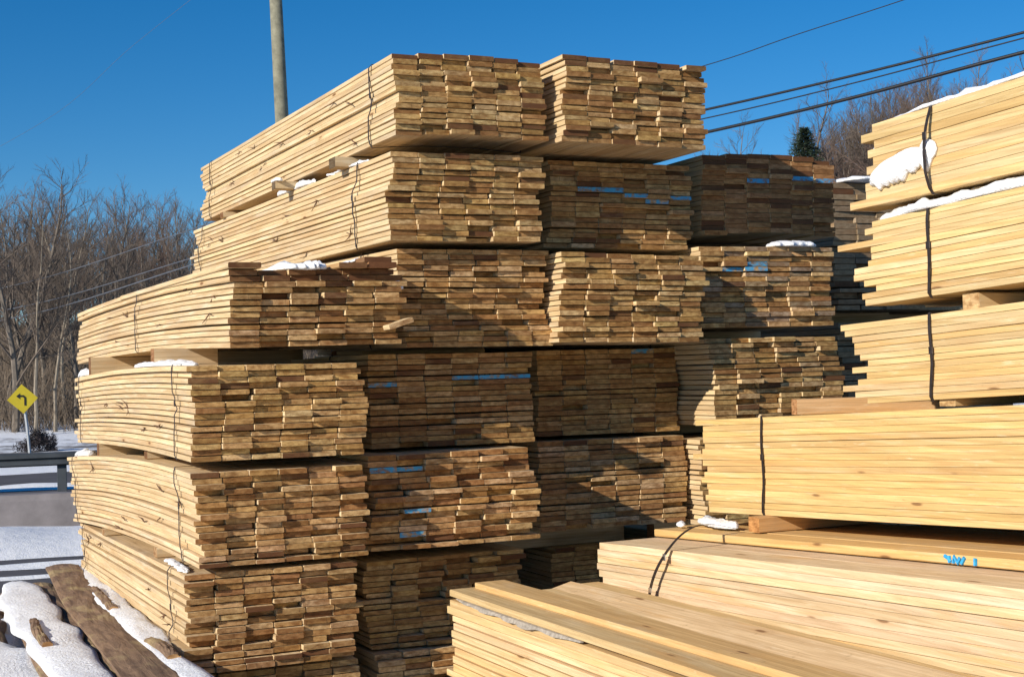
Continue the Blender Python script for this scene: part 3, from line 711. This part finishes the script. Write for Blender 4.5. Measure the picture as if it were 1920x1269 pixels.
for D0, D1, h_, s_ in ((14.0, 16.85, .16, 1), (13.35, 13.6, .03, 2), (12.6, 12.75, .02, 3)):
    o = strip('snow', D0, D1, -40, 30, -.02 if h_ > .1 else -.008, SNOW, h_, s_, 'stuff', step=.2); tag(o, ['', 'ploughed bank of snow in front of the low concrete wall', 'thin ridge of snow between the dark tyre tracks', 'second thin ridge of snow on the dark track'][s_], 'snow')
for D0, D1, s_, lab in ((20.6, 21.3, 4, 'thin snow line at the near edge of the road'), (24.5, 28.0, 5, 'snow strip lying across the road surface')):
    o = strip('snow', D0, D1, -40, 60, .172, SNOW, .05 if s_ != 6 else .3, s_, 'stuff', step=.3); tag(o, lab, 'snow')
mb = MB()
prof = [(-.16, -.05), (-.15, .30), (-.12, .37), (.12, .37), (.15, .30), (.16, -.05)]
for a, b in ((-40, 1.0), (1.015, 14), (14.015, 30)):
    mb.loft([[DE(17.15+p, e_, q) for p, q in prof] for e_ in (a, b)])
wl = mb.build('concrete_wall', [CONC]); tag(wl, 'low grey concrete wall between the snow bank and the road', 'wall', None, 'thing')

# guardrail
gr = empty('guardrail', DE(20.2, 0, .16)); tag(gr, 'dark metal guardrail with posts along the near side of the road', 'guardrail')
o0 = Vector(DE(20.2, 0, .16))
for k in range(-10, 12):
    e_ = -.85+k*1.9
    mb = MB(); c = Vector(DE(20.2, e_, .16))-o0; mb.box((c.x, c.y, .20), (.12, .10, .44), -RA); mb.build('post', [GALV], gr)
mb = MB(); pr = [(-.05, .36), (-.09, .38), (-.09, .43), (-.05, .445), (-.05, .455), (-.09, .47), (-.09, .52), (-.05, .54), (-.03, .54), (-.03, .36)]
mb.loft([[Vector(DE(20.2+p-.03, e_, q+.16))-o0 for p, q in pr] for e_ in (-20, -8, 4, 16, 24)]); mb.build('rail', [GALV], gr)

# yellow diamond sign
c = Vector((3.06, 29.8, .0))
sg = empty('road_sign', (c.x+.33, c.y, .16)); tag(sg, 'yellow diamond warning sign on a leaning pale post beyond the guardrail', 'road sign')
mb = MB(); mb.tube([(0, 0, -.2), (-.06, 0, .6), (-.13, 0, 1.3)], .028, 8); mb.build('post', [WHITEP], sg)
def diamond(h, y0_, y1_, cz=1.18, cx_=-.14):
    m_ = MB(); m_.loft([[(cx_+h*math.cos(a), y, cz+h*math.sin(a)) for a in (math.pi*.08+q*math.pi/2-.2 for q in range(4))] for y in (y0_, y1_)]); return m_
p_ = diamond(.29, -.045, -.038).build('sign_face', [YELLOW], sg); 
mb = MB(); mb.loft([[(-.14+px_, yy_, 1.18+pz_) for px_, pz_ in ((.03, -.13), (.065, -.13), (.065, .03), (.02, .075), (-.05, .075), (-.05, .11), (-.12, .055), (-.05, 0), (-.05, .04), (.005, .04), (.03, .015))] for yy_ in (-.051, -.0455)]); mb.build('sign_symbol', [BLACKP], sg)

# ------------------------------------------------------------------ utility pole and cables
pole_xy = (8.70, 30.0)
pl = empty('utility_pole', (*pole_xy, gh(*pole_xy))); tag(pl, 'round greenish wooden utility pole rising behind the stack', 'utility pole')
mb = MB(); mb.tube([(0.25, 0, -.3), (.10, 0, 4), (0, 0, 7.5), (-.11, 0, 11.8)], [.175, .16, .145, .125], 20); mb.build('shaft', [POLE], pl, smooth=True)
mb = MB(); mb.box((-.1, -.16, 11.0), (.10, 2.2, .12), R(70)); mb.build('crossarm', [POLE], pl)
for k in (-1, 0, 1):
    mb = MB(); cc = Vector((-.1-math.sin(R(70))*k*.95, -.16+math.cos(R(70))*k*.95, 11.06))
    mb.tube([cc, cc+Vector((0, 0, .05)), cc+Vector((0, 0, .1)), cc+Vector((0, 0, .15))], [.02, .05, .03, .04], 10); mb.build('insulator', [CONC], pl)
def span(s, ox=0, oy=0): return Vector((8.7+6*s+ox, 30-14.9*s+oy, 0))
def cable(label, pts, rad, mat_, group, name='overhead_cable'):
    P = crom(pts, 8); mb = MB(); mb.tube([p-P[0] for p in P], rad, 6)
    o = mb.build(name, [mat_], None, P[0], smooth=True); return tag(o, label, 'cable', group)
def cpts(zs): return [span(s)+Vector((0, 0, z)) for s, z in zs]
GW = 'cables crossing the sky behind the stack'
cable('thick upper cable crossing the sky right of the stack', cpts([(0, 5.62), (.35, 5.58), (.676, 5.74), (.85, 5.86), (1, 6.01), (1.25, 6.3), (1.6, 6.8)]), .020, CABLE, GW)
cable('thin middle cable just under the thick upper one', cpts([(0, 5.50), (.35, 5.45), (.676, 5.60), (.85, 5.745), (1, 5.93), (1.25, 6.24), (1.6, 6.7)]), .010, CABLE, GW)
cable('thickest lowest cable right of the stack, in front of the bare treetops', cpts([(0, 5.20), (.35, 5.18), (.676, 5.37), (.85, 5.53), (1, 5.735), (1.25, 6.05), (1.6, 6.5)]), .026, CABLE, GW)
cable('very thin high wire touching the top right corner of the stack', cpts([(0, 6.0), (.35, 6.15), (.676, 6.45), (.80, 6.66), (1, 7.0), (1.6, 8.2)]), .007, CABLE, GW)
cable('upper grey wire in front of the wooded slope on the left', cpts([(0, 5.45), (-.233, 5.06), (-.677, 4.37), (-1.2, 4.2), (-2, 4.9)]), .012, WIRE, GW)
cable('middle grey wire in front of the wooded slope on the left', cpts([(0, 4.75), (-.233, 4.40), (-.677, 3.75), (-1.2, 3.6), (-2, 4.2)]), .012, WIRE, GW)
cable('lowest grey wire in front of the wooded slope on the left', cpts([(0, 4.62), (-.233, 4.24), (-.677, 3.50), (-1.2, 3.3), (-2, 4.0)]), .016, WIRE, GW)
cable('faint high wire slanting across the left sky', cpts([(0, 11.2), (-.344, 9.8), (-.63, 8.5), (-1.2, 7.6), (-2, 8.0)]), .004, WIRE, GW)

# ------------------------------------------------------------------ trees
def gen_tree(seed, H_, spread=.42, n1=16, n2=7, n3=7, up_=.6, r0=.13, trunk_frac=.25, bend=.08):
    r = random.Random(seed); tr = MB(); cr = MB()
    pts = []; p = Vector((0, 0, 0)); d = Vector((r.gauss(0, .05), r.gauss(0, .05), 1)).normalized(); nseg = 9
    for i in range(nseg+1):
        pts.append(p.copy()); d = (d+Vector((r.gauss(0, bend), r.gauss(0, bend), .12))).normalized(); p = p+d*H_/nseg
    rad = [r0*(1-.93*(i/nseg))+.008 for i in range(nseg+1)]
    tr.tube([(q.x, q.y, q.z) for q in pts], rad, 6)
    def along(P, t):
        f_ = t*(len(P)-1); i = min(int(f_), len(P)-2); return P[i].lerp(P[i+1], f_-i), (P[i+1]-P[i]).normalized()
    def grow(P0, dr, ln, r_, lvl):
        n = 4 if lvl < 3 else 3; Q = [P0.copy()]; dd = dr.copy(); q = P0.copy()
        for i in range(n):
            dd = (dd+Vector((r.gauss(0, .16), r.gauss(0, .16), r.gauss(.06*up_, .10)))).normalized(); q = q+dd*ln/n; Q.append(q.copy())
        cr.tube([(a.x, a.y, a.z) for a in Q], [r_*(1-.75*i/n) for i in range(n+1)], 4 if lvl == 1 else 3)
        cnt = {1: n2, 2: n3, 3: 0}[lvl]
        for k in range(cnt):
            t = .2+.8*(k+r.random())/max(1, cnt); b_, bd = along(Q, min(.99, t))
            ax = Vector((r.gauss(0, 1), r.gauss(0, 1), r.gauss(0, 1))).normalized()
            nd = (bd*1.0+ax*.75+Vector((0, 0, .28*up_))).normalized()
            grow(b_, nd, ln*r.uniform(.34, .6)*(1.1-.4*t), r_*.48, lvl+1)
    for k in range(n1):
        t = trunk_frac+(1-trunk_frac)*(k+r.random())/n1; b_, bd = along(pts, min(.985, t))
        a = k*2.4+r.uniform(-.5, .5); out = Vector((math.cos(a), math.sin(a), 0))
        nd = (out*spread*1.7+bd*up_+Vector((0, 0, .2))).normalized()
        ln = H_*spread*(1.05-.75*t)*r.uniform(.75, 1.2)
        grow(b_, nd, ln, max(.012, r0*.42*(1-.7*t)), 1)
    return tr, cr
VAR = []
specs = [(1, 9.0, .40, 18, 8, 8, .7, .11, .22), (2, 8.0, .48, 18, 8, 8, .5, .12, .18), (3, 10., .34, 20, 7, 8, .9, .10, .3), (4, 7.0, .5, 16, 8, 9, .6, .09, .1),
         (5, 9.5, .42, 20, 8, 7, .6, .13, .3), (6, 11., .30, 20, 7, 7, 1.0, .10, .38)]
for sp in specs:
    tr, cr = gen_tree(*sp)
    tm = tr.build('tmp', [BARK]).data; cm = cr.build('tmp', [TWIG]).data
    VAR.append((tm, cm, sp[1]))
both = []
for k, (tm, cm, h_) in enumerate(VAR):
    tr, cr = gen_tree(*specs[k])
    off = len(tr.v); v = tr.v+cr.v; f = tr.f+[tuple(i+off for i in q) for q in cr.f]
    both.append(mesh_obj('tmp', v, f, [BARK, TWIG_R if k % 2 else TWIG], None, midx=[0]*len(tr.f)+[1]*len(cr.f)).data)
for o in [o for o in col.objects if o.name.startswith('tmp')]: bpy.data.objects.remove(o)

def tree(x, y, h_, k, label, group, parts=True, rz=0, lean=0, pale=False, name='bare_tree'):
    z = gh(x, y)-.1; tm, cm, h0 = VAR[k]; s = h_/h0
    if not parts:
        o = bpy.data.objects.new(name, both[k]); col.objects.link(o); o.location = (x, y, z)
        o.scale = (s, s, s); o.rotation_euler = (0, lean, rz); return tag(o, label, 'tree', group)
    root = bpy.data.objects.new(name, None); col.objects.link(root); root.location = (x, y, z); root.scale = (s, s, s); root.rotation_euler = (0, lean, rz)
    a = bpy.data.objects.new('trunk', tm); col.objects.link(a); a.parent = root
    b = bpy.data.objects.new('crown', cm); col.objects.link(b); b.parent = root
    if pale:
        a.material_slots[0].link = 'OBJECT'; a.material_slots[0].material = BARK_L
    return tag(root, label, 'tree', group)
def at(px, depth):          # ground position in the direction of a column of the photograph, worked out from the camera's heading
    u = (px-960)/2700; d = Vector((math.sin(yaw)+u*math.cos(yaw), math.cos(yaw)-u*math.sin(yaw))); return d.x*depth, d.y*depth
r = random.Random(41)
GTn = 'slender trees at the foot of the wooded slope beyond the road'
near = [(62, 37, 6.6, 5, 1), (100, 38, 6.3, 2, 1), (118, 40, 7.3, 5, 1), (138, 39, 6.2, 2, 0), (80, 42, 7.6, 0, 0), (150, 43, 7.4, 1, 1), (25, 38, 7.5, 1, 0), (5, 41, 8.2, 4, 0), (-60, 40, 7.5, 0, 0), (40, 44, 7.5, 3, 0), (180, 41, 6.4, 3, 0), (215, 43, 7.6, 2, 0)]
for i, (px, dp, h_, k, pale) in enumerate(near):
    x, y = at(px, dp)
    tree(x, y, h_*.86, k, 'pale slender bare trunk at the foot of the wooded slope' if pale else 'dark slender bare tree at the foot of the wooded slope', 'pale slender trunks at the foot of the slope' if pale else 'dark slender trees at the foot of the slope', True, r.uniform(0, 6.28), r.gauss(0, .05), bool(pale))
# left slope
GS = 'bare trees on the slope behind the stack on the left'
for i in range(110):
    px = r.uniform(-160, 560); dp = r.uniform(44, 125); x, y = at(px, dp)
    tree(x, y, max(4.0, (.128-r.uniform(0, .035))*dp+1.6-gh(x, y)), r.randrange(6), 'bare brown tree standing in the wood on the left slope', GS, dp < 60, r.uniform(0, 6.28), r.gauss(0, .05))
# right slope, lower towards the stack and rising to the right
GS2 = 'bare trees on the hilltop at the right'
for i in range(190):
    px = r.uniform(1230, 2080) if i < 80 else r.uniform(1555, 2060); dp = r.uniform(75, 140); x, y = at(px, dp)
    hh = r.uniform(5.0, 7.8)
    if 1400 < px < 1560: hh *= .8
    elif px > 1580: hh *= 1.12
    tree(x, y, hh, r.randrange(6), 'bare reddish brown tree in the wood on the right hilltop', GS2, False, r.uniform(0, 6.28), r.gauss(0, .05))
for px, dp, top, k, lab in ((1512, 88, 172, 1, 'lone spreading bare tree behind the dark conifer'), (1380, 95, 242, 3, 'small round bare tree above the dark arched bundle'), (1660, 90, 190, 4, 'dense bare tree rising left of the top yellow bundle'),
        (1700, 92, 178, 0, 'bare tree just above the snowy edge of the yellow pile'), (1762, 80, 92, 2, 'tall bare tree crossed by the cables at the upper right'), (1835, 80, 92, 5, 'tallest bare tree at the far right under the cables'), (1885, 78, 100, 4, 'bare tree at the right edge of the photo'), (1610, 95, 230, 1, 'low bare tree right of the dark conifer')):
    x, y = at(px, dp); zt_ = 1.58+(698-(px-960)*.03-top)/2700*dp
    tree(x, y, zt_-gh(x, y), k, lab, 'tall bare trees on the right hill', True, r.uniform(0, 6.28), 0)
# conifer
def conifer(x, y, ztop, label):
    z = gh(x, y)-.1; h_ = ztop-z; root = empty('conifer_tree', (x, y, z)); tag(root, label, 'tree')
    mb = MB(); mb.tube([(0, 0, 0), (0, 0, h_*.98)], [.14, .02], 8); mb.build('trunk', [BARK], root)
    mb = MB(); r_ = random.Random(5)
    for k in range(420):
        t = (k+r_.random())/420; zz = h_*(.12+.87*t); ln = (1-t)**.8*h_*.30*r_.uniform(.7, 1.15)+.12; a = k*2.39+r_.uniform(-.3, .3)
        dr = Vector((math.cos(a), math.sin(a), -.12+.5*t))
        for q in range(int(14+ln*26)):
            s_ = r_.uniform(.08, 1); c_ = Vector((0, 0, zz))+dr*ln*s_+Vector((r_.gauss(0, .06), r_.gauss(0, .06), r_.gauss(0, .05)))
            d1 = (dr+Vector((r_.gauss(0, .5), r_.gauss(0, .5), r_.gauss(0, .35)))).normalized()*r_.uniform(.10, .24); d2 = d1.orthogonal().normalized()*.034
            b0 = len(mb.v); mb.v += [tuple(c_-d2), tuple(c_+d1*.6-d2*.6), tuple(c_+d1), tuple(c_+d2)]; mb.f.append((b0, b0+1, b0+2, b0+3)); mb.m.append(0)
    mb.build('crown', [NEEDLE], root)
x, y = at(1521, 84); conifer(x, y, 1.58+(681-238)/2700*84, 'dark green conifer rising behind the dark arched bundle')
# low dark bush by the sign
x, y = at(70, 31.5); mb = MB(); r_ = random.Random(3)
for k in range(3000):
    a = r_.uniform(0, 6.28); e = r_.uniform(0, 1.57); q = r_.uniform(.2, 1)**.5; lump = 1+.45*noise.noise(Vector((math.cos(a)*1.5, math.sin(a)*1.5, e*2)))
    c_ = Vector((.48*lump*math.cos(a)*math.cos(e)*q, .4*lump*math.sin(a)*math.cos(e)*q, .40*lump*math.sin(e)*q)); d1 = Vector((r_.gauss(0, 1), r_.gauss(0, 1), r_.gauss(.4, 1))).normalized()*r_.uniform(.03, .11); d2 = d1.orthogonal().normalized()*.010
    b0 = len(mb.v); mb.v += [tuple(c_-d2), tuple(c_+d1), tuple(c_+d2)]; mb.f.append((b0, b0+1, b0+2)); mb.m.append(0)
o = mb.build('bare_bush', [DARKTW], None, (x, y, .16)); tag(o, 'low dark twiggy bush near the foot of the yellow sign', 'bush')
# undergrowth: thin stems and twigs covering the slopes
mb = MB(); r = random.Random(77)
def brush(px, dp, hmax):
    x, y = at(px, dp); z = gh(x, y)
    for q in range(3):
        ht = r.uniform(.4, 1)*hmax; p0 = Vector((x+r.gauss(0, .3), y+r.gauss(0, .3), z-.1)); d_ = Vector((r.gauss(0, .35), r.gauss(0, .35), 1)).normalized()
        w_ = .006*dp/40+.004; s_ = Vector((math.cos(yaw), -math.sin(yaw), 0)).lerp(Vector((r.gauss(0, 1), r.gauss(0, 1), 0)), .4).normalized()*w_
        def blade(a, b_):
            b0 = len(mb.v); mb.v += [tuple(a-s_), tuple(a+s_), tuple(b_)]; mb.f.append((b0, b0+1, b0+2)); mb.m.append(0)
        blade(p0, p0+d_*ht)
        for k in range(5):
            t = r.uniform(.2, .9); a = p0+d_*ht*t; blade(a, a+(d_+Vector((r.gauss(0, .6), r.gauss(0, .6), r.gauss(0, .3)))).normalized()*ht*.4*r.uniform(.5, 1))
for i in range(9000):
    brush(r.uniform(-200, 600), 38+90*r.random()**1.2, r.uniform(.8, 2.4))
for i in range(7000):
    brush(r.uniform(1200, 2100), r.uniform(60, 150), r.uniform(1.0, 3.0))
o = mb.build('undergrowth', [BRUSH]); tag(o, 'brown leafless undergrowth covering the wooded slopes', 'undergrowth', None, 'stuff')

# ------------------------------------------------------------------ bark flakes and chips caught between the boards (parts of the snow-free edges)
print('objects', len(bpy.data.objects))
